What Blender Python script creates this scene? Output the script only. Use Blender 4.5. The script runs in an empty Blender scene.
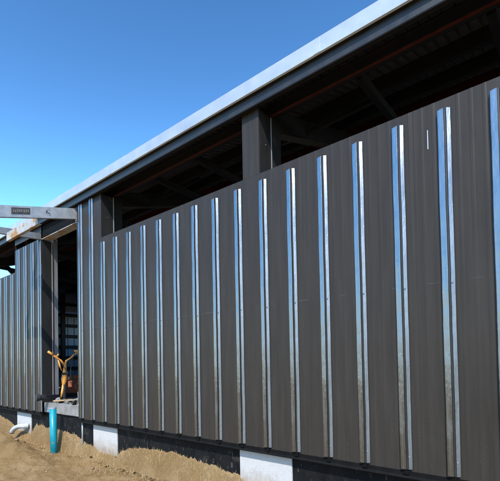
import bpy, bmesh, math, random
from mathutils import Vector, Matrix, noise
random.seed(7)
SC = bpy.context.scene
COL = SC.collection
R = 0.3048                      # rib spacing of the sheet cladding

# ------------------------------------------------------------------ materials
def newmat(name):
    m = bpy.data.materials.new(name); m.use_nodes = True
    nt = m.node_tree; b = nt.nodes['Principled BSDF']
    return m, nt, b
def lk(nt, a, b): nt.links.new(a, b)
def coords(nt, scale=(1, 1, 1)):
    tc = nt.nodes.new('ShaderNodeTexCoord'); mp = nt.nodes.new('ShaderNodeMapping')
    mp.inputs['Scale'].default_value = scale; lk(nt, tc.outputs['Object'], mp.inputs['Vector'])
    return mp.outputs['Vector']
def nz(nt, vec, scale, detail=6, rough=.55, dist=0):
    n = nt.nodes.new('ShaderNodeTexNoise'); n.inputs['Scale'].default_value = scale
    n.inputs['Detail'].default_value = detail; n.inputs['Roughness'].default_value = rough
    n.inputs['Distortion'].default_value = dist
    lk(nt, vec, n.inputs['Vector']); return n.outputs['Fac']
def ramp(nt, fac, stops):
    r = nt.nodes.new('ShaderNodeValToRGB'); e = r.color_ramp.elements
    while len(e) < len(stops): e.new(.5)
    for k, (p, c) in enumerate(stops):
        e[k].position = p; e[k].color = (*c, 1) if len(c) == 3 else c
    lk(nt, fac, r.inputs['Fac']); return r.outputs['Color']
def mix(nt, fac, a, b, mode='MIX'):
    m = nt.nodes.new('ShaderNodeMix'); m.data_type = 'RGBA'; m.blend_type = mode
    for s, v in ((m.inputs[0], fac), (m.inputs[6], a), (m.inputs[7], b)):
        if hasattr(v, 'links') or isinstance(v, bpy.types.NodeSocket): lk(nt, v, s)
        elif isinstance(v, (int, float)): s.default_value = v
        else: s.default_value = (*v, 1)
    return m.outputs[2]
def bump(nt, b, fac, strength, dist=.01, prev=None):
    n = nt.nodes.new('ShaderNodeBump'); n.inputs['Strength'].default_value = strength
    n.inputs['Distance'].default_value = dist; lk(nt, fac, n.inputs['Height'])
    if prev is not None: lk(nt, prev, n.inputs['Normal'])
    lk(nt, n.outputs['Normal'], b.inputs['Normal']); return n.outputs['Normal']
def painted(name, c1, c2, rough=(.35, .5), metal=0., scale=(6, 6, 1.2), specks=None, bstr=.15, spec=.5, bdist=.004):
    m, nt, b = newmat(name)
    v = coords(nt, scale); f = nz(nt, v, 2.2, 8, .6)
    c = ramp(nt, f, [(.3, c1), (.7, c2)])
    if specks:
        v2 = coords(nt); g = nz(nt, v2, specks[1], 3, .7)
        k = ramp(nt, g, [(specks[2], (0, 0, 0)), (specks[2] + .04, (1, 1, 1))])
        c = mix(nt, k, c, specks[0])
    lk(nt, c, b.inputs['Base Color'])
    mr = nt.nodes.new('ShaderNodeMapRange'); lk(nt, f, mr.inputs[0])
    mr.inputs[1].default_value = .3; mr.inputs[2].default_value = .7
    mr.inputs[3].default_value, mr.inputs[4].default_value = rough
    lk(nt, mr.outputs[0], b.inputs['Roughness'])
    b.inputs['Metallic'].default_value = metal
    b.inputs['Specular IOR Level'].default_value = spec
    if bstr: bump(nt, b, nz(nt, coords(nt, (3, 3, .6)), 2.0, 3), bstr, bdist)
    return m

M = {}
# charcoal cladding: slightly dusty, oil-canned sheet
m, nt, b = newmat('charcoal_sheet')
v = coords(nt, (9, 9, .7)); f = nz(nt, v, 2.0, 8, .6)
c = ramp(nt, f, [(.3, (.0290, .0245, .0205)), (.7, (.041, .0350, .0300))])
v2 = coords(nt); d = nz(nt, v2, 60, 5, .7)
k = ramp(nt, d, [(.60, (0, 0, 0)), (.75, (1, 1, 1))])
c = mix(nt, mix(nt, .35, (0, 0, 0), k), c, (.072, .062, .050))
# splashes of sand low on the sheet
g = nt.nodes.new('ShaderNodeSeparateXYZ'); lk(nt, v2, g.inputs[0])
mr = nt.nodes.new('ShaderNodeMapRange'); lk(nt, g.outputs['Z'], mr.inputs[0])
mr.inputs[1].default_value = .9; mr.inputs[2].default_value = 0
mr.inputs[3].default_value = 0; mr.inputs[4].default_value = 1
sp = nz(nt, v2, 130, 2, .6); ks = ramp(nt, sp, [(.70, (0, 0, 0)), (.74, (1, 1, 1))])
ml = nt.nodes.new('ShaderNodeMath'); ml.operation = 'MULTIPLY'; lk(nt, mr.outputs[0], ml.inputs[0]); lk(nt, ks, ml.inputs[1])
c = mix(nt, ml.outputs[0], c, (.25, .15, .07))
scr = nt.nodes.new('ShaderNodeTexVoronoi'); scr.feature = 'DISTANCE_TO_EDGE'; scr.inputs['Scale'].default_value = 1.1
scm = coords(nt, (2.2, 1, .35)); lk(nt, scm, scr.inputs['Vector'])
cl = nt.nodes.new('ShaderNodeMath'); cl.operation = 'SUBTRACT'; lk(nt, g.outputs['Z'], cl.inputs[0]); cl.inputs[1].default_value = 1.285
ca = nt.nodes.new('ShaderNodeMath'); ca.operation = 'ABSOLUTE'; lk(nt, cl.outputs[0], ca.inputs[0])
cm = nt.nodes.new('ShaderNodeMath'); cm.operation = 'LESS_THAN'; lk(nt, ca.outputs[0], cm.inputs[0]); cm.inputs[1].default_value = .0018
cn = ramp(nt, nz(nt, coords(nt, (1, 1, .1)), 5, 5, .7), [(.5, (0, 0, 0)), (.62, (.30, .30, .30))])
cz_ = nt.nodes.new('ShaderNodeMath'); cz_.operation = 'MULTIPLY'; lk(nt, cm.outputs[0], cz_.inputs[0]); lk(nt, cn, cz_.inputs[1])
c = mix(nt, cz_.outputs[0], c, (.22, .20, .18))
lk(nt, c, b.inputs['Base Color'])
rr = ramp(nt, nz(nt, coords(nt, (4, 4, 1)), 3, 6), [(.3, (.36,) * 3), (.7, (.50,) * 3)]); lk(nt, rr, b.inputs['Roughness'])
b.inputs['Specular IOR Level'].default_value = .20
n1 = bump(nt, b, nz(nt, coords(nt, (2.5, 2.5, .8)), 1.6, 2), .35, .02)
bump(nt, b, nz(nt, v2, 220, 2), .05, .001, n1)
M['sheet'] = m
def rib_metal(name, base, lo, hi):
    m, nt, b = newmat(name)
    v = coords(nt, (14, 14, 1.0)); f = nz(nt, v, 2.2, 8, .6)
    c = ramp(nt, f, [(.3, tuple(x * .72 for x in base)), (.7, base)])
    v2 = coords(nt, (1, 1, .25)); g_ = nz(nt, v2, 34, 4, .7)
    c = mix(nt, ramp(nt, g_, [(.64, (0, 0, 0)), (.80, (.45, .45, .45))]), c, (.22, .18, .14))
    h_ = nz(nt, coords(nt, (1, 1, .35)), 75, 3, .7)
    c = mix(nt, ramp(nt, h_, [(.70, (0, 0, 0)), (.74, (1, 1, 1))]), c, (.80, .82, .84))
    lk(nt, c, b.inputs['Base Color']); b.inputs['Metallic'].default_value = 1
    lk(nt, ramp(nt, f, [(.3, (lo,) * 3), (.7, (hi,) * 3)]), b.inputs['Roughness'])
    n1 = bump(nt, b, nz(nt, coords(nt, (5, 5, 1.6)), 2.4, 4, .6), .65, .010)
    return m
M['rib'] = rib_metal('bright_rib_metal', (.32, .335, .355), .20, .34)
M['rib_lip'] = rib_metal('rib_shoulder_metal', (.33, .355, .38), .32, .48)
M['groove'] = painted('rib_groove_paint', (.015, .015, .016), (.028, .027, .026), (.4, .55))
M['trim'] = painted('charcoal_trim', (.005, .005, .005), (.009, .009, .009), (.7, .8), 0, spec=.08)
M['fascia'] = painted('fascia_trim', (.018, .019, .021), (.028, .029, .032), (.35, .5), .1)
M['jamb'] = painted('jamb_trim', (.014, .014, .014), (.022, .022, .021), (.5, .65), 0, spec=.25)
M['gutter'] = painted('eave_gutter_metal', (.44, .46, .48), (.54, .56, .58), (.28, .4), .45, (2, 2, 2), None, .08)
M['galv'] = painted('galvanised_steel', (.30, .31, .32), (.46, .47, .48), (.42, .6), .35, (5, 5, 5), ((.30, .20, .11), 14, .66), .1)
M['galv_rust'] = painted('weathered_galvanised', (.42, .41, .39), (.52, .50, .47), (.5, .65), .2, (5, 5, 5), ((.42, .23, .09), 7, .53), .1)
M['edge'] = painted('pale_edge_metal', (.5, .5, .5), (.65, .65, .65), (.3, .45), .5)
M['plate'] = painted('dark_plate', (.035, .03, .028), (.07, .06, .055), (.5, .6))
M['plate_mark'] = painted('plate_mark', (.17, .15, .13), (.24, .22, .19), (.5, .6))
M['red'] = painted('red_oxide_primer', (.07, .012, .008), (.12, .024, .014), (.5, .7), 0, spec=.3)
M['steel_dark'] = painted('dark_frame_steel', (.008, .008, .009), (.015, .014, .014), (.6, .8), 0)
M['steel_grey'] = painted('grey_column_steel', (.16, .17, .18), (.24, .25, .26), (.4, .55), .2)
M['roof_in'] = painted('roof_underside', (.13, .12, .112), (.18, .168, .158), (.5, .6), 0)
M['wall_in'] = painted('inner_cladding', (.22, .27, .36), (.32, .38, .48), (.35, .5), .2)
M['concrete'] = painted('concrete', (.17, .165, .155), (.28, .27, .25), (.8, .95), 0, (5, 5, 5), None, .3)
M['teal'] = painted('teal_pvc', (.0, .20, .27), (.0, .26, .33), (.35, .5), 0, (9, 9, 3), ((.16, .19, .15), 16, .62), .03)
M['black_pipe'] = painted('black_plastic', (.012, .012, .013), (.022, .021, .02), (.4, .6))
M['white_pvc'] = painted('white_pvc', (.42, .44, .46), (.52, .54, .55), (.4, .5), 0, bstr=.05)
M['yellow'] = painted('yellow_paint', (.58, .24, .035), (.70, .32, .06), (.4, .55), 0, (8, 8, 8), ((.20, .09, .03), 30, .64), .05)
M['machine_red'] = painted('rusty_red_paint', (.24, .055, .02), (.36, .10, .035), (.5, .65), 0, (8, 8, 8), ((.05, .03, .02), 22, .60), .1)
M['rubber'] = painted('rubber', (.02, .02, .02), (.035, .034, .033), (.7, .8))
M['tab'] = painted('black_tab', (.003, .003, .003), (.006, .006, .006), (.8, .9), 0, spec=.1)
M['wood'] = painted('raw_timber', (.36, .24, .12), (.50, .35, .19), (.7, .85), 0, (3, 3, 14), None, .2)

m, nt, b = newmat('foundation_coating')
v = coords(nt, (1, 1, .5)); f = nz(nt, v, 9, 8, .65)
c = ramp(nt, f, [(.35, (.003, .0033, .004)), (.62, (.009, .0095, .010))])
s = nz(nt, coords(nt, (1.8, 1, .45)), 22, 6, .75, 1.2); k = ramp(nt, s, [(.615, (0, 0, 0)), (.66, (1, 1, 1))])
c = mix(nt, k, c, (.15, .15, .145)); 
s2 = nz(nt, coords(nt, (1, 1, 1)), 5, 8, .7); k2 = ramp(nt, s2, [(.58, (0, 0, 0)), (.72, (.5, .5, .5))]); c = mix(nt, k2, c, (.07, .065, .055))
lk(nt, c, b.inputs['Base Color']); b.inputs['Roughness'].default_value = .7; b.inputs['Specular IOR Level'].default_value = .15
bump(nt, b, f, .5, .006); M['foundation'] = m

m, nt, b = newmat('white_foam_block')
f = nz(nt, coords(nt), 45, 5, .6); c = ramp(nt, f, [(.3, (.44, .435, .425)), (.7, (.51, .505, .495))])
s = nz(nt, coords(nt), 18, 6, .7, .8); k = ramp(nt, s, [(.62, (0, 0, 0)), (.70, (.6, .6, .6))]); c = mix(nt, k, c, (.36, .33, .29))
lk(nt, c, b.inputs['Base Color']); b.inputs['Roughness'].default_value = .85
sz = nt.nodes.new('ShaderNodeSeparateXYZ'); lk(nt, coords(nt), sz.inputs[0])
st_ = nt.nodes.new('ShaderNodeMath'); st_.operation = 'MULTIPLY_ADD'; lk(nt, nz(nt, coords(nt, (1, 1, .6)), 12, 7, .75), st_.inputs[0]); st_.inputs[1].default_value = .42; lk(nt, sz.outputs['Z'], st_.inputs[2])
kk = ramp(nt, st_.outputs[0], [(.0, (.75, .75, .75)), (.06, (0, 0, 0))]); 
mr_ = nt.nodes.new('ShaderNodeMapRange'); lk(nt, st_.outputs[0], mr_.inputs[0]); mr_.inputs[1].default_value = -.22; mr_.inputs[2].default_value = -.02; mr_.inputs[3].default_value = .8; mr_.inputs[4].default_value = 0
c = mix(nt, mr_.outputs[0], c, (.27, .19, .11)); lk(nt, c, b.inputs['Base Color'])
bump(nt, b, f, .4, .003); M['foam'] = m

m, nt, b = newmat('sand')
v = coords(nt); f = nz(nt, v, 2.1, 10, .62); g2 = nz(nt, v, 28, 8, .75); g3 = nz(nt, v, 240, 3, .7)
c = ramp(nt, f, [(.32, (.29, .18, .072)), (.5, (.38, .24, .105)), (.68, (.47, .325, .165))])
k = ramp(nt, g2, [(.56, (0, 0, 0)), (.72, (1, 1, 1))]); c = mix(nt, mix(nt, .55, (0, 0, 0), k), c, (.17, .11, .055))
k = ramp(nt, g3, [(.58, (0, 0, 0)), (.70, (1, 1, 1))]); c = mix(nt, mix(nt, .45, (0, 0, 0), k), c, (.11, .075, .04))
k = ramp(nt, g3, [(.30, (1, 1, 1)), (.40, (0, 0, 0))]); c = mix(nt, mix(nt, .5, (0, 0, 0), k), c, (.46, .36, .235))
lk(nt, c, b.inputs['Base Color']); b.inputs['Roughness'].default_value = .95; b.inputs['Specular IOR Level'].default_value = .2
n1 = bump(nt, b, g2, 1.0, .045); bump(nt, b, g3, .8, .008, n1); M['sand'] = m

m, nt, b = newmat('dry_straw')
oi = nz(nt, coords(nt), 30, 2); c = ramp(nt, oi, [(.3, (.33, .22, .10)), (.7, (.55, .41, .22))])
lk(nt, c, b.inputs['Base Color']); b.inputs['Roughness'].default_value = .9; M['straw'] = m
m, nt, b = newmat('clod')
oi = nz(nt, coords(nt), 40, 5); c = ramp(nt, oi, [(.3, (.09, .05, .03)), (.7, (.26, .17, .10))])
lk(nt, c, b.inputs['Base Color']); b.inputs['Roughness'].default_value = .95; bump(nt, b, oi, .6, .01); M['clod'] = m

m, nt, b = newmat('soil_lump')
oi = nz(nt, coords(nt), 9, 6, .7); c = ramp(nt, oi, [(.38, (.12, .075, .04)), (.5, (.24, .15, .07)), (.62, (.34, .23, .12))])
lk(nt, c, b.inputs['Base Color']); b.inputs['Roughness'].default_value = .95; bump(nt, b, nz(nt, coords(nt), 150, 3), .6, .004); M['lump'] = m
# ------------------------------------------------------------------ helpers
def link_mesh(name, bm, mat, parent=None, loc=(0, 0, 0), smooth=False, label=None):
    me = bpy.data.meshes.new(name); bm.normal_update(); bm.to_mesh(me); bm.free()
    for m_ in (mat if isinstance(mat, (list, tuple)) else [mat]): me.materials.append(m_)
    if smooth:
        for p in me.polygons: p.use_smooth = True
    o = bpy.data.objects.new(name, me); COL.objects.link(o); o.location = loc
    if parent is not None: o.parent = parent
    if label: o['label'] = label
    return o
def bx(bm, x0, x1, y0, y1, z0, z1, mi=0):
    vs = [bm.verts.new(p) for p in ((x0, y0, z0), (x1, y0, z0), (x1, y1, z0), (x0, y1, z0), (x0, y0, z1), (x1, y0, z1), (x1, y1, z1), (x0, y1, z1))]
    for f in ((0, 3, 2, 1), (4, 5, 6, 7), (0, 1, 5, 4), (1, 2, 6, 5), (2, 3, 7, 6), (3, 0, 4, 7)):
        bm.faces.new([vs[i] for i in f]).material_index = mi
def bxo(name, dims, mat, parent=None, bev=0, label=None):
    bm = bmesh.new(); bx(bm, *dims)
    if bev: bmesh.ops.bevel(bm, geom=bm.edges[:], offset=bev, segments=2, affect='EDGES')
    return link_mesh(name, bm, mat, parent, label=label)
def beam(bm, p, q, w, h, up=(0, 0, 1)):
    p, q = Vector(p), Vector(q); d = (q - p).normalized(); s = d.cross(Vector(up)).normalized(); u = s.cross(d)
    r = [[bm.verts.new(e + s * a * w / 2 + u * c * h / 2) for a, c in ((-1, -1), (1, -1), (1, 1), (-1, 1))] for e in (p, q)]
    for k in range(4): bm.faces.new((r[0][k], r[0][(k + 1) % 4], r[1][(k + 1) % 4], r[1][k]))
    bm.faces.new(r[0][::-1]); bm.faces.new(r[1])
def prism(bm, prof, p, q, sx, sy):
    """closed profile (list of 2-D points) swept from p to q; sx, sy are the 3-D axes of the profile"""
    p, q, sx, sy = map(Vector, (p, q, sx, sy))
    a = [bm.verts.new(p + sx * x + sy * y) for x, y in prof]; c = [bm.verts.new(q + sx * x + sy * y) for x, y in prof]
    n = len(prof)
    for k in range(n): bm.faces.new((a[k], a[(k + 1) % n], c[(k + 1) % n], c[k]))
    bm.faces.new(a[::-1]); bm.faces.new(c)
    bmesh.ops.recalc_face_normals(bm, faces=bm.faces[:])
def channel(h, w, t, side=1):
    """C-section: web at x=0, flanges to +x*side; height along y"""
    pr = [(0, -h / 2), (w, -h / 2), (w, -h / 2 + t * 2.6), (w - t, -h / 2 + t * 2.6), (w - t, -h / 2 + t), (t, -h / 2 + t), (t, h / 2 - t), (w - t, h / 2 - t), (w - t, h / 2 - t * 2.6), (w, h / 2 - t * 2.6), (w, h / 2), (0, h / 2)]
    return [(x * side, y) for x, y in pr]
def tube(bm, pts, rad, n=20, cap=True, inner=None):
    pts = [Vector(p) for p in pts]; rings = []
    rads = rad if isinstance(rad, (list, tuple)) else [rad] * len(pts)
    ref = Vector((0, 0, 1)) if abs((pts[1] - pts[0]).normalized().z) < .9 else Vector((1, 0, 0))
    for i, p in enumerate(pts):
        d = (pts[min(i + 1, len(pts) - 1)] - pts[max(i - 1, 0)]).normalized()
        s = d.cross(ref).normalized(); u = s.cross(d)
        rings.append([bm.verts.new(p + (s * math.cos(2 * math.pi * k / n) + u * math.sin(2 * math.pi * k / n)) * rads[i]) for k in range(n)])
    for a, c in zip(rings, rings[1:]):
        for k in range(n): bm.faces.new((a[k], a[(k + 1) % n], c[(k + 1) % n], c[k]))
    if cap: bm.faces.new(rings[0][::-1]); bm.faces.new(rings[-1])
    return rings
def hollow_pipe(bm, p, q, ro, ri, n=28):
    p, q = Vector(p), Vector(q); d = (q - p).normalized(); ref = Vector((0, 0, 1)) if abs(d.z) < .9 else Vector((1, 0, 0))
    s = d.cross(ref).normalized(); u = s.cross(d); rg = []
    for e, r_ in ((p, ri), (p, ro), (q, ro), (q, ri), (q - d * .3 if (q - p).length > .35 else p + d * .01, ri)):
        rg.append([bm.verts.new(e + (s * math.cos(2 * math.pi * k / n) + u * math.sin(2 * math.pi * k / n)) * r_) for k in range(n)])
    for a, c in zip(rg, rg[1:]):
        for k in range(n): bm.faces.new((a[k], a[(k + 1) % n], c[(k + 1) % n], c[k]))
    bm.faces.new(rg[-1]); bmesh.ops.recalc_face_normals(bm, faces=bm.faces[:])
def empty(name, loc, label, cat, group=None):
    o = bpy.data.objects.new(name, None); COL.objects.link(o); o.location = loc; o.empty_display_size = .2
    o['label'] = label; o['category'] = cat
    if group: o['group'] = group
    return o
def tag(o, label, cat, group=None):
    o['label'] = label; o['category'] = cat
    if group: o['group'] = group
    return o
def child_at(name, bm, mat, root, **k):
    """mesh given in world coordinates, parented to a root standing at root.location"""
    bmesh.ops.translate(bm, verts=bm.verts[:], vec=-Vector(root.location)); return link_mesh(name, bm, mat, root, **k)
def instance(o, parent, loc):
    c = o.copy(); COL.objects.link(c); c.parent = parent; c.location = loc; return c
def soften(bm, off=.004, seg=2):
    bmesh.ops.bevel(bm, geom=[e for e in bm.edges if e.calc_length() > off * 3], offset=off, segments=seg, affect='EDGES')

# ------------------------------------------------------------------ the building
XL, XR, YB = -7.0, 9.6, 9.0
SILL, EAVE = 2.5, 3.12
hall = empty('steel_building', (0, 0, 0), 'long charcoal metal clad building under construction with open strip windows under the eaves', 'building')

def sheet(x0, x1, z0, z1, name='wall_panel', lap=.0):
    """trapezoidal sheet with the three shallow stiffening ridges between every two ribs"""
    xs = [(x0, 0), (x1, 0)]
    k0 = math.floor(x0 / (R / 4)) - 1
    for k in range(k0, k0 + int((x1 - x0) / (R / 4)) + 4):
        if k % 4 == 0: continue
        c_ = k * R / 4
        for dx, h in ((-.014, 0), (-.006, .0014), (.006, .0014), (.014, 0)):
            if x0 + .002 < c_ + dx < x1 - .002: xs.append((c_ + dx, h))
    xs.sort()
    if lap: xs[0] = (x0, .0018); xs.insert(1, (x0 + .030, .0012)); xs.insert(2, (x0 + .045, 0)); xs.sort()
    bm = bmesh.new(); nzs = max(1, int((z1 - z0) / .3)); rows = []
    for j in range(nzs + 1):
        z = z0 + (z1 - z0) * j / nzs
        rows.append([bm.verts.new((x, -h, z)) for x, h in xs])
    back = [[bm.verts.new((x, .004, z)) for x in (x0, x1)] for z in (z0, z1)]
    for a, c in zip(rows, rows[1:]):
        for i in range(len(xs) - 1): bm.faces.new((a[i], a[i + 1], c[i + 1], c[i]))
    bm.faces.new((back[0][1], back[0][0], back[1][0], back[1][1]))
    bm.faces.new([back[0][0]] + [back[0][1]] + rows[0][::-1]); bm.faces.new([back[1][1], back[1][0]] + rows[-1])
    bm.faces.new([r[0] for r in rows] + [back[1][0], back[0][0]]); bm.faces.new([r[-1] for r in rows][::-1] + [back[0][1], back[1][1]])
    return link_mesh(name, bm, M['sheet'], hall)

# rib profile: left flank, flat top, sharp groove, right shoulder, right flank
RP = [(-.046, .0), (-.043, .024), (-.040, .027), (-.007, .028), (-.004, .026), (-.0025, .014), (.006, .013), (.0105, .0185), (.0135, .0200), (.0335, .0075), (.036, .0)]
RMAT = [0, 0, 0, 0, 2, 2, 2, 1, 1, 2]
def rib_mesh(h, ph=0):
    bm = bmesh.new(); nzs = max(2, int(h / .12)); rows = []
    for j in range(nzs + 1):
        z = h * j / nzs; w = .0007 * math.sin(j * .9 + ph) + .0005 * math.sin(j * 2.6 + ph * 2 + h)
        rows.append([bm.verts.new((x + w, -d - .0004 + (.0009 * math.sin(j * 1.3 + ph) + .0004 * math.sin(j * 3.1 + ph * 3) if d > .01 else 0), z + (-.006 if (j == nzs and x < -.02) else 0))) for x, d in RP])
    for a, c in zip(rows, rows[1:]):
        for i in range(len(RP) - 1): bm.faces.new((a[i], a[i + 1], c[i + 1], c[i])).material_index = RMAT[i]
    for r_, fl in ((rows[0], True), (rows[-1], False)):
        f_ = bm.faces.new(r_[::-1] if fl else r_); f_.material_index = 2 if fl else 1
    me = bpy.data.meshes.new('rib'); bm.normal_update(); bm.to_mesh(me); bm.free()
    for k_ in ('rib', 'rib_lip', 'groove'): me.materials.append(M[k_])
    return me
bmp = bmesh.new(); bx(bmp, -.026, .012, -.017, -.001, -.036, -.001)  # small near-black box just below the foot of each rib
tab_me = bpy.data.meshes.new('rib_tab'); bmp.to_mesh(tab_me); bmp.free(); tab_me.materials.append(M['tab'])
bms = bmesh.new(); bmesh.ops.create_cone(bms, cap_ends=True, segments=6, radius1=.0065, radius2=.005, depth=.008, matrix=Matrix.Rotation(math.pi / 2, 4, 'X'))
screw_me = bpy.data.meshes.new('screw'); bms.to_mesh(screw_me); bms.free(); screw_me.materials.append(M['steel_grey'])
RIBS = {}
def rib(parent, x, z0, z1):
    key = (round(z1 - z0, 3), int(abs(x) / R) % 7)
    if key not in RIBS: RIBS[key] = rib_mesh(key[0], key[1] * 1.9)
    o = bpy.data.objects.new('rib', RIBS[key]); COL.objects.link(o); o.parent = parent; o.location = (x, 0, z0)
    p = bpy.data.objects.new('rib_tab', tab_me); COL.objects.link(p); p.parent = parent; p.location = (x, 0, z0)
    for z in ((.10,) if x < -1 else (.10, 1.27)):
        s_ = bpy.data.objects.new('screw', screw_me); COL.objects.link(s_); s_.parent = parent; s_.location = (x + .020, -.0215, z + random.uniform(-.004, .004))

DX0, DX1 = -1.355, -.135          # doorway
# main wall, right of the doorway: three-rib sheets
edges = [DX1] + [(.25 + 3 * k) * R + (.0) for k in range(1, 11)]
edges = [DX1, .545] + [(3.25 + 3 * k) * R for k in range(0, 10)]
ribx = [n * R for n in range(0, 32)]
for i, (a, c) in enumerate(zip(edges, edges[1:])):
    top = EAVE if i == 0 else SILL
    w = sheet(a, c, -.005, top, lap=(i > 0))
    for x in ribx:
        if a <= x < c: rib(w, x, .012, (EAVE - .004 if i == 0 else SILL - .075 + random.uniform(-.006, .006)))
XE = edges[-1]
# left wall beyond the doorway
le = [DX0, -2.487] + [(-11.25 - 3 * k) * R for k in range(0, 5)]
for i, (c, a) in enumerate(zip(le, le[1:])):
    w = sheet(a, c, -.005, 2.90 if i == 0 else SILL, lap=(i > 0))
    for n in range(4, 26):
        x = -(n + .5) * R
        if i == 0 and n == 4: x = DX0 - .038
        if a <= x < c: rib(w, x, .012, 2.88 if i == 0 else SILL - .03)
XLL = le[-1]
# cladding on the posts between the strip windows
for a, c in ((3.103, 3.305), (6.70, 6.90), (-5.0, -4.8)):
    sheet(a, c, SILL + .001, EAVE, 'post_cladding')
for a, c in ((-2.487, DX0),): sheet(a, c, 2.99, EAVE, 'post_cladding')
# drip trim under the sheets
for a, c in ((DX1, XE), (XLL, DX0)):
    bm = bmesh.new()
    prism(bm, [(0, 0), (-.006, 0), (-.006, -.030), (-.018, -.046), (-.016, -.050), (-.002, -.034), (0, -.034)], (a, .001, -.004), (c, .001, -.004), (0, 1, 0), (0, 0, 1))
    link_mesh('drip_trim', bm, M['trim'], hall)
# sills behind the openings and reveals
def reveal(x, z0, z1, depth, facing=1):
    """side of an opening: sheet going inward with a bright edge at its inner end"""
    bm = bmesh.new(); x0, x1 = (x - .003, x + .002) if facing > 0 else (x - .002, x + .003)
    bx(bm, x0, x1, .006, depth, z0, z1); o = link_mesh('jamb', bm, M['jamb'], hall)
    bm = bmesh.new(); bx(bm, x - .008, x + .004, depth + .001, depth + .013, z0, z1); link_mesh('edge_trim', bm, M['edge'], o)
for x, z0 in ((.546, SILL), (3.306, SILL), (6.901, SILL), (-4.799, SILL)):
    reveal(x, z0, EAVE - .02, .18)
    bxo('screw', (x + .0021, x + .0055, .095, .101, z0 + .30, z0 + .306), M['edge'], hall)
for x in (3.102, 6.699, -5.001, -2.488): reveal(x, SILL, EAVE - .02, .18, -1)
reveal(DX0 + .001, .17, 2.87, .165)
reveal(DX1 - .001, .17, 2.87, .165, -1)
for a, c in ((.552, 3.098), (3.312, 6.694), (6.907, XE), (-4.79, -2.493), (XLL, -5.007)):
    bm = bmesh.new(); bx(bm, a, c, .005, .19, SILL - .012, SILL - .002); link_mesh('window_sill', bm, M['jamb'], hall)
    bm = bmesh.new(); bx(bm, a, c, .19, .25, SILL - .22, SILL - .004); link_mesh('girt', bm, M['steel_dark'], hall)
# posts inside the cladding
for x in (.40, 3.205, 6.80, -4.9, -2.35):
    bm = bmesh.new(); bx(bm, x - .09, x + .09, .2, .36, .16, 3.17); link_mesh('column', bm, M['steel_dark'], hall)
bm = bmesh.new(); bx(bm, -1.60, -1.365, .205, .275, .162, 3.05); soften(bm, .003); link_mesh('column', bm, M['steel_grey'], hall)
bm = bmesh.new(); bx(bm, -1.372, -1.352, .182, .192, .165, 2.86); link_mesh('edge_trim', bm, M['red'], hall)
# eave: soffit, fascia, gutter
bm = bmesh.new(); bx(bm, XL, XE, -.046, .012, EAVE + .002, EAVE + .02); link_mesh('soffit', bm, M['steel_dark'], hall)
bm = bmesh.new(); prism(bm, [(-.050, 3.100), (-.046, 3.100), (-.046, 3.215), (-.078, 3.215), (-.078, 3.211), (-.050, 3.211)], (XL - .05, 0, 0), (XE, 0, 0), (0, 1, 0), (0, 0, 1))
fas = link_mesh('fascia', bm, M['fascia'], hall)
bm = bmesh.new(); bx(bm, XL - .05, XE, -.056, -.0505, 3.100, 3.112); link_mesh('fascia_lip', bm, M['trim'], fas)
bm = bmesh.new(); prism(bm, [(-.080, 3.207), (-.094, 3.214), (-.097, 3.325), (-.088, 3.343), (-.076, 3.343), (-.05, 3.30), (-.05, 3.217), (-.078, 3.217)], (XL - .06, 0, 0), (XE, 0, 0), (0, 1, 0), (0, 0, 1))
link_mesh('gutter', bm, M['gutter'], hall)
for x in (-5.2, -2.2, .9, 3.95, 7.0):
    bm = bmesh.new(); prism(bm, [(-.0945, 3.216), (-.0958, 3.217), (-.0982, 3.324), (-.0890, 3.3425), (-.0884, 3.3418), (-.0968, 3.3245)], (x, 0, 0), (x + .06, 0, 0), (0, 1, 0), (0, 0, 1)); link_mesh('gutter_joint', bm, M['gutter'], hall)
# header behind the strip windows with a red primed lower flange
bm = bmesh.new(); prism(bm, [(y + .27, z + 3.19) for y, z in channel(.11, .06, .006, -1)], (XL, 0, 0), (XE, 0, 0), (0, 1, 0), (0, 0, 1))
link_mesh('eave_beam', bm, M['steel_dark'], hall)
bm = bmesh.new(); bx(bm, XL, XE, .20, .215, 3.122, 3.132); link_mesh('beam_flange', bm, M['red'], hall)
# door header
bm = bmesh.new(); bx(bm, DX0 + .01, DX1 - .01, .015, .021, 2.885, 3.11); hd = link_mesh('door_header', bm, M['trim'], hall)
bm = bmesh.new(); bx(bm, DX0 + .01, DX1 - .01, .0, .15, 2.874, 2.884); link_mesh('header_lip', bm, M['galv_rust'], hd)

# roof: two slopes, corrugated underside
SL = .30; YR = 4.6; Z0 = 3.30
def rz(y): return Z0 + SL * (y if y <= YR else 2 * YR - y)
XG = -13.2
def roof_sheet(y0, y1, xa=XL - .05, xb=XR):
    bm = bmesh.new(); pr = []
    x = xa; k = 0
    while x < xb:
        pr += [(x, 0), (x + .026, 0), (x + .032, .026), (x + .056, .026), (x + .062, 0)]; x += .088
    a = [bm.verts.new((x_, y0, rz(y0) + h)) for x_, h in pr]; c_ = [bm.verts.new((x_, y1, rz(y1) + h)) for x_, h in pr]
    for i in range(len(pr) - 1): bm.faces.new((a[i], c_[i], c_[i + 1], a[i + 1]))
    return link_mesh('roof', bm, M['roof_in'], hall)
roof_sheet(-.045, YR); roof_sheet(YR, YB + .1)
roof_sheet(2.75, YR, XG, XL - .051); roof_sheet(YR, YB + .1, XG, XL - .051)
for k in range(14):                       # purlins
    y = .42 + k * .62
    if abs(y - YR) < .1: continue
    bm = bmesh.new(); z = rz(y) - .075
    prism(bm, [(yy + y, zz + z) for yy, zz in channel(.14, .055, .004, 1)], (XL if y < 2.75 else XG, 0, 0), (XR, 0, 0), (0, 1, 0), (0, 0, 1))
    link_mesh('purlin', bm, M['red'] if k in (3, 6, 8) else M['steel_dark'], hall)
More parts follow.
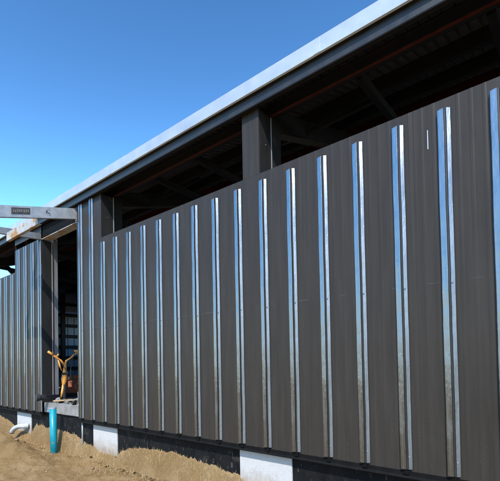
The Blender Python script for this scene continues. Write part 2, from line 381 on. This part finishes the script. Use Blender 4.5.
for x in (XL + .1, -4.9, -2.35, .40, 3.205, 6.80, 9.4):   # rafters, columns of the frames, flange braces
    dz_ = .26 if x > XL + 1 else .05
    bm = bmesh.new(); beam(bm, (x, .36, rz(.36) - dz_), (x, YR, rz(YR) - dz_), .12, .2 if dz_ > .1 else .06); beam(bm, (x, YR, rz(YR) - .262), (x, YB - .2, rz(YB - .2) - .262), .119, .2)
    link_mesh('rafter', bm, M['steel_dark'], hall)
    if x > XL + 1: 
        for s_ in (-1, 1):
            bm = bmesh.new(); beam(bm, (x + .04 * s_, .9, rz(.9) - .30), (x + .75 * s_, 1.28, rz(1.28) - .12), .05, .05); link_mesh('brace', bm, M['steel_dark'], hall)
    bm = bmesh.new(); bx(bm, x - .09, x + .09, YB - .3, YB - .12, .16, rz(YB) - .06); link_mesh('column', bm, M['steel_dark'], hall)
for x in (-9.2, -11.3):
    bm = bmesh.new(); beam(bm, (x, 2.8, rz(2.8) - .26), (x, YR, rz(YR) - .26), .12, .2); beam(bm, (x, YR, rz(YR) - .262), (x, YB - .2, rz(YB - .2) - .262), .119, .2); link_mesh('rafter', bm, M['steel_dark'], hall)
for x in (-.55, 1.2, 2.0, 4.1, 5.1, 6.1, -3.4, -5.6):          # sloping ties across the purlins
    bm = bmesh.new(); beam(bm, (x, .42, rz(.42) - .17), (x + .05, 2.7, 3.12), .06, .075); link_mesh('tie_beam', bm, M['steel_dark'], hall)
bm = bmesh.new(); beam(bm, (XL + .05, .75, 4.2), (XL + .05, 2.3, 2.65), .08, .10); link_mesh('brace', bm, M['steel_dark'], hall)
# gable and back cladding, girts
def corrugated(p, q, z0, z1, name, mat):
    p, q = Vector((*p, 0)), Vector((*q, 0)); d = (q - p); L = d.length; d.normalize(); n_ = Vector((-d.y, d.x, 0)); bm = bmesh.new(); pr = []
    t = 0
    while t < L: pr += [(t, 0), (t + .2, 0), (t + .22, .025), (t + .27, .025), (t + .29, 0)]; t += R
    a = [bm.verts.new(p + d * min(s_, L) + n_ * h + Vector((0, 0, z0))) for s_, h in pr]; c_ = [bm.verts.new(v_.co + Vector((0, 0, z1 - z0))) for v_ in a]
    for i in range(len(pr) - 1): bm.faces.new((a[i], a[i + 1], c_[i + 1], c_[i]))
    return link_mesh(name, bm, mat, hall)
corrugated((XL, .2), (XL, 2.75), -.01, 3.14, 'gable_cladding', M['wall_in'])
corrugated((XG, 2.75), (XG, YB), -.01, 3.3, 'gable_cladding', M['wall_in'])
bm = bmesh.new(); bm.faces.new([bm.verts.new((XG + .06, y_, z_)) for y_, z_ in ((2.75, 3.25), (YB, 3.25), (YB, rz(YB)), (YR, rz(YR)), (2.75, rz(2.75)))]); link_mesh('gable_cladding', bm, M['wall_in'], hall)
corrugated((XG, YB), (XR, YB), -.01, 1.9, 'low_rear_cladding', M['wall_in'])  # unseen rear wall, kept low so daylight reaches the roof underside
corrugated((XG, 2.75), (XL, 2.75), -.01, rz(2.75) - .01, 'return_cladding', M['wall_in'])
corrugated((XR, YB), (XR, 0), -.01, 3.2, 'gable_cladding', M['wall_in'])
for z in (.6, 1.1, 1.6, 2.1, 2.6, 3.1, 3.6):
    bm = bmesh.new(); bx(bm, XG + .05, XG + .13, 2.85, YB - .35, z - .07, z + .07); link_mesh('girt', bm, M['steel_dark'], hall)
    if z < 2.4: 
        bm = bmesh.new(); bx(bm, XG + .3, XR - .3, YB - .10, YB - .04, z - .05, z + .05); link_mesh('girt', bm, M['steel_dark'], hall)
for y in (3.0, 4.6, 5.75, 7.2):
    bm = bmesh.new(); bx(bm, XG + .14, XG + .26, y - .09, y + .09, .16, 4.1); link_mesh('column', bm, M['steel_dark'], hall)

# slab and foundation
bm = bmesh.new(); bx(bm, XL, XE, .262, YB - .02, -.05, .158); bx(bm, XG, XL - .002, 2.77, YB - .02, -.05, .158); link_mesh('floor_slab', bm, M['concrete'], hall)
bm = bmesh.new()
bx(bm, XL, XE, .06, .26, -1.2, .125); fd = link_mesh('foundation', bm, M['foundation'], hall)
for (a, c, zt, zb) in ((-2.56, -1.935, -.045, -.50), (.19, .80, -.05, -.445), (2.955, 3.56, -.05, -.62), (5.75, 6.36, -.05, -.62)):
    bm = bmesh.new(); bx(bm, a, c, .048, .07, zb, zt); soften(bm, .003); link_mesh('foam_block', bm, M['foam'], fd)
# concrete ledge at the doorway
bm = bmesh.new(); bx(bm, DX0 + .012, DX1 - .012, .026, .30, .01, .162)
bmesh.ops.subdivide_edges(bm, edges=bm.edges[:], cuts=5, use_grid_fill=True)
for v_ in bm.verts: v_.co += noise.noise_vector(v_.co * 9) * .008
link_mesh('door_threshold', bm, M['concrete'], hall)

# canopy frame at the doorway, bolted to the wall
SA = -.23
can = link_mesh('canopy_frame', (lambda bm: (bx(bm, DX1 - .06, DX1 - .012, .004, .016, 2.90, 3.10), bm)[1])(bmesh.new()), M['galv'], hall, label='grey steel canopy frame sticking out above the doorway')
def arm(x, y1, zc, slope, h, mat, side, name='arm', y0=.0):
    bm = bmesh.new(); prism(bm, [(a_, c_) for a_, c_ in channel(h, .055, .004, side)], (x, y0, zc), (x, y1, zc + slope * (y0 - y1)), (1, 0, 0), (0, 0, 1)); return link_mesh(name, bm, mat, can)
arm(-.15, -1.75, 3.005, -.235, .155, M['galv'], -1)
arm(-1.352, -1.15, 2.925, -.06, .10, M['steel_grey'], -1, y0=-.002)
def cross(y, z, x0, x1, h, mat):
    bm = bmesh.new(); prism(bm, channel(h, .05, .004, 1), (x0, y, z), (x1, y, z), (0, 1, 0), (0, 0, 1)); return link_mesh('cross_member', bm, mat, can)
cross(-.52, 2.80, -1.352 - .01, -.21, .13, M['galv_rust'])
cross(-1.08, 2.70, -1.352 - .01, -.21, .13, M['galv'])
# dark plate with illegible stamped marks on the long arm
def on_arm(y0, y1, dz0, dz1, proud, mat, name, parent):
    bm = bmesh.new(); x = -.15; pts = []
    for y, dz in ((y0, dz0), (y1, dz0), (y1, dz1), (y0, dz1)): pts.append((y, 3.005 + .235 * y + dz))
    a = [bm.verts.new((x + .0006, y, z)) for y, z in pts]; c_ = [bm.verts.new((x + proud, y, z)) for y, z in pts]
    bm.faces.new(c_); bm.faces.new(a[::-1])
    for k in range(4): bm.faces.new((a[k], a[(k + 1) % 4], c_[(k + 1) % 4], c_[k]))
    bmesh.ops.recalc_face_normals(bm, faces=bm.faces[:]); return link_mesh(name, bm, mat, parent)
on_arm(-.87, -.64, -.035, .052, .003, M['plate'], 'name_plate', can)
rr_ = random.Random(3); y = -.85
while y < -.67:
    w_ = rr_.uniform(.008, .018); on_arm(y, y + w_, rr_.uniform(-.012, .0), rr_.uniform(.018, .034), .0045, M['plate_mark'], 'plate_mark', can); y += w_ + rr_.uniform(.008, .016)
on_arm(-.43, -.385, -.005, .03, .002, M['plate'], 'bolt_hole', can)
bm = bmesh.new(); bmesh.ops.create_cone(bm, cap_ends=True, segments=6, radius1=.013, radius2=.013, depth=.012, matrix=Matrix.Translation((-.141, -.40, 2.92)) @ Matrix.Rotation(math.pi / 2, 4, 'Y')); link_mesh('bolt', bm, M['edge'], can)

# small white scratch on the sheet near the top
bm = bmesh.new(); bx(bm, 4.763, 4.768, -.0016, -.0006, 2.20, 2.33); link_mesh('scratch', bm, M['edge'], hall)

# thin conduit running down the foundation at the door's right edge
bm = bmesh.new(); tube(bm, [(-.085, .03, -.03), (-.083, .03, -.2), (-.088, .028, -.6)], .011, 12)
tag(link_mesh('conduit', bm, M['galv'], smooth=True), 'thin grey conduit running down the black foundation beside the doorway', 'conduit')

# ------------------------------------------------------------------ ground
GP = [(-9, -.2), (-3.482, -.205), (-2.853, -.30), (-2.563, -.42), (-1.935, -.42), (-1.704, -.23), (-1.347, -.255), (-.861, -.25), (-.218, -.293), (-.042, -.375), (.197, -.375), (.397, -.433), (.773, -.446), (.893, -.367), (1.065, -.302), (1.458, -.251), (1.965, -.238), (2.338, -.262), (2.673, -.295), (2.904, -.32), (3.3, -.5), (6, -.5), (12, -.5)]
def gprof(x):
    if x <= GP[0][0]: return GP[0][1]
    for (a, ha), (c, hc) in zip(GP, GP[1:]):
        if x <= c:
            t = (x - a) / (c - a); return ha + (hc - ha) * t
    return GP[-1][1]
def sst(a, b, x):
    t = max(0, min(1, (x - a) / (b - a))); return t * t * (3 - 2 * t)
def gz(x, y):
    base = -.56 - .12 * sst(-.9, -2.6, y)
    # broad pile of sand in front, rising to the left
    base += .27 * sst(.6, -1.7, x) * math.exp(-((y + .62) / .26) ** 2) + .12 * math.exp(-((x + .9) / .8) ** 2 - ((y + .75) / .3) ** 2)
    base += .06 * math.exp(-((x - .25) / .35) ** 2 - ((y + .05) / .2) ** 2) + .05 * math.exp(-((x - 2.1) / .7) ** 2 - ((y + .25) / .22) ** 2)
    if abs(x) < 15 and y > -6:
        base += .035 * noise.fractal(Vector((x * 2.2, y * 2.2, .3)), 1, 2, 5)
        base += .022 * noise.fractal(Vector((x * 9, y * 9, 2.3)), .9, 2, 5)
    if y > .3: return -.75
    if y > -.35:
        t = sst(-.038 + .02 * noise.noise(Vector((x * 3, 0, 0))), .056, y)
        g_ = gprof(x) + .025 * noise.noise(Vector((x * 7, 0, 5))) +   .014 * noise.noise(Vector((x * 31, y * 40, 9))) + .007 * noise.noise(Vector((x * 77, y * 60, 9)))
        base = base + (max(g_, base) - base) * t + .014 * noise.fractal(Vector((x * 22, y * 22, 4)), .8, 2, 3) * (1 if t > .02 else .4)
    return base
def axis(lo, hi, dense, far, step):
    a = [lo]
    while a[-1] < hi: a.append(a[-1] + dense)
    s = dense; b_ = []; x = lo
    while x > -far: s *= step; x -= s; b_.append(x)
    s = dense; c_ = []; x = a[-1]
    while x < far: s *= step; x += s; c_.append(x)
    return b_[::-1] + a + c_
gx = axis(-3.6, 3.6, .012, 500, 1.12); gy = axis(-1.3, -.11, .014, 500, 1.15) + [-.096 + .006 * k for k in range(1, 27)]
bm = bmesh.new(); rows = []
for y in gy: rows.append([bm.verts.new((x, y, gz(x, y))) for x in gx])
for a, c in zip(rows, rows[1:]):
    for i in range(len(gx) - 1): bm.faces.new((a[i], a[i + 1], c[i + 1], c[i]))
g_o = link_mesh('ground', bm, M['sand'], smooth=True); g_o['kind'] = 'structure'

# dry straw caught on the bank against the foundation
bm = bmesh.new()
for k in range(9000):
    x = random.uniform(-3.6, 3.2); y = .05 - abs(random.gauss(0, .05 if k % 4 else .22)); z = gz(x, y)
    if .1 < x < .82 and y > 0 and random.random() < .7: continue
    h = random.uniform(.010, .03) if random.random() < .85 else random.uniform(.04, .075); a_ = random.uniform(0, 6.28); l_ = random.uniform(.1, .7) * h; w = random.uniform(.0012, .0026)
    d = Vector((math.cos(a_), math.sin(a_), 0)); s_ = Vector((-d.y, d.x, 0)) * w; p = Vector((x, y, z - .004))
    v1, v2, v3 = bm.verts.new(p - s_), bm.verts.new(p + s_), bm.verts.new(p + d * l_ * .4 + Vector((0, 0, h * .6)) + s_ * .6)
    v4 = bm.verts.new(p + d * l_ * .4 + Vector((0, 0, h * .6)) - s_ * .6); v5 = bm.verts.new(p + d * l_ + Vector((0, 0, h)))
    bm.faces.new((v1, v2, v3, v4)); bm.faces.new((v4, v3, v5))
st = link_mesh('dry_grass', bm, M['straw']); st['kind'] = 'stuff'; st['label'] = 'short dry straw stuck in the sand bank along the foundation'
# crumbling lumps of sand and soil
def lump(bm, p, r_, seed):
    res = bmesh.ops.create_icosphere(bm, subdivisions=2, radius=r_, matrix=Matrix.Translation(p))
    for v_ in res['verts']:
        q = v_.co - Vector(p); v_.co = Vector(p) + Vector((q.x * 1.2, q.y, q.z * .75)) * (1 + .45 * noise.noise(q * 60 / (r_ * 60) + Vector((seed, 0, 0))))
bm = bmesh.new()
for k in range(420):
    x = random.uniform(-3.4, 3.2); y = random.uniform(-1.2, .0); r_ = random.choice((.003, .004, .005, .006, .009, .012)); lump(bm, (x, y, gz(x, y) + r_ * .3), r_, k)
o = link_mesh('gravel', bm, M['lump'], smooth=False); o['kind'] = 'stuff'; o['label'] = 'scattered pebbles and soil crumbs on the sand'
for i, (x, y, r_, lab) in enumerate(((-.72, -.62, .026, 'dark brown clod of earth on the sand pile left of the teal pipe'), (.62, -.20, .022, 'dark clod of earth lying on the sand below the middle white foam block'), (.72, -.20, .014, 'smallest dark clod, just right of the clod below the middle foam block'))):
    bm = bmesh.new(); lump(bm, (0, 0, 0), r_, i * 3.1); c_ = link_mesh('earth_clod', bm, M['clod'], loc=(x, y, gz(x, y) + r_ * .4), smooth=True); tag(c_, lab, 'clod', 'clods on the sand')

# ------------------------------------------------------------------ loose things
PX, PY = -.685, -.12
t = empty('drain_pipe', (PX, PY, -.75), 'upright teal plastic pipe standing in the sand in front of the doorway', 'pipe')
bm = bmesh.new(); hollow_pipe(bm, (PX + .03, PY, -.8), (PX - .012, PY, .135), .050, .044, 32); child_at('pipe_body', bm, M['teal'], t, smooth=False)
for ob in t.children:
    for p in ob.data.polygons: p.use_smooth = len(p.vertices) == 4
bm = bmesh.new()
for r0 in (.0575,):
    hollow_pipe(bm, (PX - .0112, PY, .112), (PX - .0122, PY, .137), .052, .044, 32)
child_at('pipe_rim', bm, M['galv'], t)
# black capped pipe
t = empty('capped_pipe', (-1.2, -.15, .25), 'short black pipe with flat cap poking out at the left foot of the doorway', 'pipe')
bm = bmesh.new(); tube(bm, [(-1.2, -.15, .262), (-1.19, .20, .238)], .047, 24); child_at('pipe_body', bm, M['black_pipe'], t, smooth=False)
bm = bmesh.new(); tube(bm, [(-1.2, -.165, .263), (-1.199, -.115, .259)], .055, 24); child_at('cap', bm, M['rubber'], t)
# white elbow
t = empty('pipe_elbow', (-2.1, -.06, -.4), 'white plastic drain elbow bending down into sand beside the leftmost foam block', 'pipe elbow')
bm = bmesh.new(); pts = [(-2.02, .04, -.29), (-2.05, -.03, -.285)]
for k in range(7):
    a_ = k / 6 * math.pi * .45; pts.append((-2.05 - .34 * math.sin(a_), -.03 - .08 * math.sin(a_), -.285 - .17 * (1 - math.cos(a_))))
tube(bm, pts, .040, 20); child_at('elbow_tube', bm, M['white_pvc'], t, smooth=True)
bm = bmesh.new(); tube(bm, [(-2.03, .03, -.289), (-2.052, -.035, -.285)], .047, 20); child_at('socket', bm, M['white_pvc'], t)

# yellow walk-behind rammer seen through the doorway
bx0, by0 = -1.06, .24
side = Vector((.43, .90, 0)).normalized(); fwd = Vector((side.y, -side.x, 0))
t = empty('tamping_rammer', (bx0, by0, .162), 'yellow rammer with two raised handlebars standing in the doorway', 'rammer')
B = Vector((bx0, by0, .162))
def P(s, f, z): return B + side * s + fwd * f + Vector((0, 0, z))
bm = bmesh.new(); tube(bm, [P(-.01, 0, .06), P(-.015, 0, .2)], [.022, .026], 14); tube(bm, [P(-.015, 0, .2), P(-.005, 0, .33)], [.028, .034], 14); child_at('bellows', bm, M['rubber'], t)
bm = bmesh.new(); tube(bm, [P(-.005, 0, .24), P(-.015, 0, .31), P(-.012, .005, .38), P(-.004, 0, .46), P(0, 0, .56), P(.006, 0, .64)], [.020, .036, .046, .040, .026, .016], 16)
child_at('tank', bm, M['yellow'], t, smooth=True)
bm = bmesh.new(); tube(bm, [P(.0, 0, .60), P(.02, 0, .68), P(.09, .01, .73), P(.16, .02, .80), P(.22, .02, .82)], [.017, .015, .014, .013, .013], 10); hb = child_at('handlebar', bm, M['yellow'], t, smooth=True)
bm = bmesh.new(); tube(bm, [P(.0, 0, .60), P(-.06, 0, .69), P(-.14, .01, .75), P(-.25, .02, .84)], [.017, .015, .014, .013], 10); child_at('handlebar', bm, M['yellow'], t, smooth=True)
bm = bmesh.new(); tube(bm, [P(.14, .02, .845), P(.25, .02, .835)], .015, 10); child_at('grip', bm, M['yellow'], t, smooth=True)
bm = bmesh.new(); tube(bm, [P(-.13, .01, .745), P(-.09, .01, .79), P(-.10, .01, .81)], [.011, .015, .010], 10); child_at('throttle', bm, M['yellow'], t, smooth=True)
bm = bmesh.new(); tube(bm, [P(-.10, .0, .70), P(-.075, .01, .60), P(-.05, 0, .52)], [.009, .014, .009], 8); child_at('guard_bar', bm, M['yellow'], t, smooth=True)
bm = bmesh.new(); tube(bm, [P(-.02, 0, .30), P(-.045, .01, .16), P(-.06, .02, .08)], [.026, .02, .012], 10); child_at('guard_bar', bm, M['yellow'], t, smooth=True)
bm = bmesh.new(); beam(bm, P(-.13, 0, .035), P(.11, 0, .035), .16, .05); soften(bm, .012); child_at('foot_plate', bm, M['steel_dark'], t)
for k in range(5):
    bm = bmesh.new(); tube(bm, [P(-.013, 0, .09 + k * .028), P(-.013, 0, .102 + k * .028)], [.033, .033], 14); child_at('bellows_ring', bm, M['rubber'], t)
bm = bmesh.new(); beam(bm, P(.045, -.01, .30), P(.105, -.01, .30), .09, .11); soften(bm, .008); child_at('engine', bm, M['machine_red'], t)
bm = bmesh.new(); tube(bm, [P(.06, .03, .37), P(.062, .03, .42)], [.022, .018], 10); child_at('filler_cap', bm, M['rubber'], t)
bm = bmesh.new(); tube(bm, [P(.15, .03, .80), P(.10, .045, .66), P(.085, .04, .52), P(.09, .02, .36)], .005, 6); child_at('cable', bm, M['rubber'], t)
bm = bmesh.new(); tube(bm, [P(-.10, .03, .72), P(-.03, .05, .60), P(.05, .045, .48)], .006, 6); child_at('cable', bm, M['rubber'], t)
bm = bmesh.new(); tube(bm, [P(-.25, .02, .84), P(-.17, .012, .775)], .019, 10); child_at('grip', bm, M['yellow'], t, smooth=True)
bm = bmesh.new(); beam(bm, P(-.05, .0, .47), P(.045, .0, .47), .10, .035); soften(bm, .006); child_at('clamp', bm, M['steel_dark'], t)
# rust-red machine behind it
t = empty('engine_unit', (-2.0, 1.05, .16), 'rusty red engine unit on skids inside the building behind the yellow rammer', 'machine')
B = Vector((-2.12, .92, .16))
bm = bmesh.new(); beam(bm, P(-.25, 0, .20), P(.36, 0, .20), .36, .26); soften(bm, .03); child_at('housing', bm, M['machine_red'], t)
bm = bmesh.new(); tube(bm, [P(.08, .19, .21), P(.08, .25, .21)], .09, 20); fw_ = child_at('flywheel_cover', bm, M['machine_red'], t)
bm = bmesh.new(); tube(bm, [P(.08, .255, .21), P(.08, .27, .21)], .035, 14); child_at('hub', bm, M['steel_dark'], t)
bm = bmesh.new(); beam(bm, P(-.1, 0, .37), P(.22, 0, .37), .2, .08); soften(bm, .02); child_at('fuel_tank', bm, M['machine_red'], t)
bm = bmesh.new(); tube(bm, [P(-.12, .1, .33), P(-.16, .1, .45), P(-.16, .1, .52)], .025, 10); child_at('exhaust', bm, M['steel_dark'], t)
for f_ in (-.14, .14):
    bm = bmesh.new(); beam(bm, P(-.3, f_, .03), P(.4, f_, .03), .06, .06); child_at('skid', bm, M['steel_dark'], t)
# rubble lying on the threshold
rr_ = random.Random(11)
spec_ = [(-1.02, .10, .060, 'concrete', 'pale concrete chunk at the left end of the door threshold'), (-.86, .17, .05, 'clod', 'brown stone among the rubble on the door threshold'),
         (-.72, .10, .045, 'concrete', 'grey concrete chunk in the middle of the door threshold'), (-.62, .2, .07, 'concrete', 'largest grey concrete chunk heaped on the door threshold'),
         (-.47, .10, .055, 'steel_dark', 'dark angular lump of scrap on the door threshold'), (-.34, .18, .07, 'concrete', 'grey concrete chunk near the right jamb of the doorway'), (-.24, .09, .05, 'foam', 'crumpled white plastic scrap by the right jamb of the doorway')]
for i, (x, y, r_, mk, lab) in enumerate(spec_):
    bm = bmesh.new(); q_ = random.Random(i * 5 + 1)
    for _ in range(14): bm.verts.new(Vector((q_.uniform(-1, 1), q_.uniform(-1, 1), q_.uniform(-.75, .75))).normalized() * r_ * q_.uniform(.75, 1.15))
    res = bmesh.ops.convex_hull(bm, input=bm.verts[:]); bmesh.ops.delete(bm, geom=[v_ for v_ in bm.verts if not v_.link_faces], context='VERTS')
    o = link_mesh('rubble_piece', bm, M[mk], loc=(x, y, .165 + r_ * .55)); o.rotation_euler = (0, 0, rr_.uniform(0, 6)); tag(o, lab, 'rubble', 'rubble on the door threshold'); o['kind'] = 'thing'
bm = bmesh.new(); tube(bm, [(-.70, .33, .165), (-.69, .33, .34)], [.05, .06], 16); tag(link_mesh('paint_tin', bm, M['steel_grey']), 'small grey tin standing behind the rubble in the doorway', 'tin')
bm = bmesh.new(); beam(bm, (-1.05, .06, .20), (-.62, .30, .225), .045, .02); tag(link_mesh('timber_offcut', bm, M['wood']), 'short pale timber offcut lying across the threshold rubble', 'offcut')

# ------------------------------------------------------------------ light, sky, camera
sd = Vector((.56, -1.0, 1.30)).normalized()      # towards the sun
el = math.asin(sd.z); az = math.atan2(sd.x, sd.y)
W = bpy.data.worlds.new('World'); SC.world = W; W.use_nodes = True
wn = W.node_tree; bg = wn.nodes['Background']
sky = wn.nodes.new('ShaderNodeTexSky'); sky.sky_type = 'NISHITA'; sky.sun_disc = False
sky.sun_elevation = el; sky.sun_rotation = az; sky.altitude = 200; sky.air_density = 1.0; sky.dust_density = .4; sky.ozone_density = 3.0

def wm(op, a, b_=None, clamp=False):
    n = wn.nodes.new('ShaderNodeMath'); n.operation = op; n.use_clamp = clamp
    for i_, v_ in enumerate((a, b_)):
        if v_ is None: continue
        if isinstance(v_, (int, float)): n.inputs[i_].default_value = v_
        else: wn.links.new(v_, n.inputs[i_])
    return n.outputs[0]
sep = wn.nodes.new('ShaderNodeSeparateColor'); sep.mode = 'HSV'; wn.links.new(sky.outputs[0], sep.inputs[0])
hs = wn.nodes.new('ShaderNodeCombineColor'); hs.mode = 'HSV'
V_ = wm('MINIMUM', sep.outputs[2], 4.8)
wn.links.new(wm('SUBTRACT', sep.outputs[0], wm('MINIMUM', wm('MULTIPLY', wm('MAXIMUM', wm('SUBTRACT', V_, 2.8), 0.0), .006), .007)), hs.inputs[0])
wn.links.new(wm('MULTIPLY', sep.outputs[1], 1.24, True), hs.inputs[1])
wn.links.new(wm('MULTIPLY', wm('POWER', V_, 1.95), .71), hs.inputs[2]); wn.links.new(hs.outputs[0], bg.inputs['Color']); bg.inputs['Strength'].default_value = .10
ld = bpy.data.lights.new('sun', 'SUN'); ld.energy = 3.9; ld.angle = math.radians(.5); ld.color = (1, .955, .89)
lo = bpy.data.objects.new('sun', ld); COL.objects.link(lo); lo.rotation_euler = sd.to_track_quat('Z', 'Y').to_euler(); lo.location = (6, -10, 13)

cd = bpy.data.cameras.new('camera'); co = bpy.data.objects.new('camera', cd); COL.objects.link(co)
Rv = Vector((0.76472955, 0.64406734, -0.0191308)); Uv = Vector((0.02894252, -0.00467439, 0.99957015)); Fv = Vector((-0.64370106, 0.76495452, 0.02221557))
co.matrix_world = Matrix(((Rv.x, Uv.x, -Fv.x, 5.55016), (Rv.y, Uv.y, -Fv.y, -2.85226), (Rv.z, Uv.z, -Fv.z, .78642), (0, 0, 0, 1)))
cd.sensor_width = 36; cd.lens = 400 / 500 * 36; cd.shift_y = (351.867 - 240.5) / 500; cd.clip_end = 3000; cd.clip_start = .05
SC.camera = co
SC.view_settings.view_transform = 'Standard'; SC.view_settings.look = 'None'; SC.view_settings.exposure = .6; SC.view_settings.gamma = 1
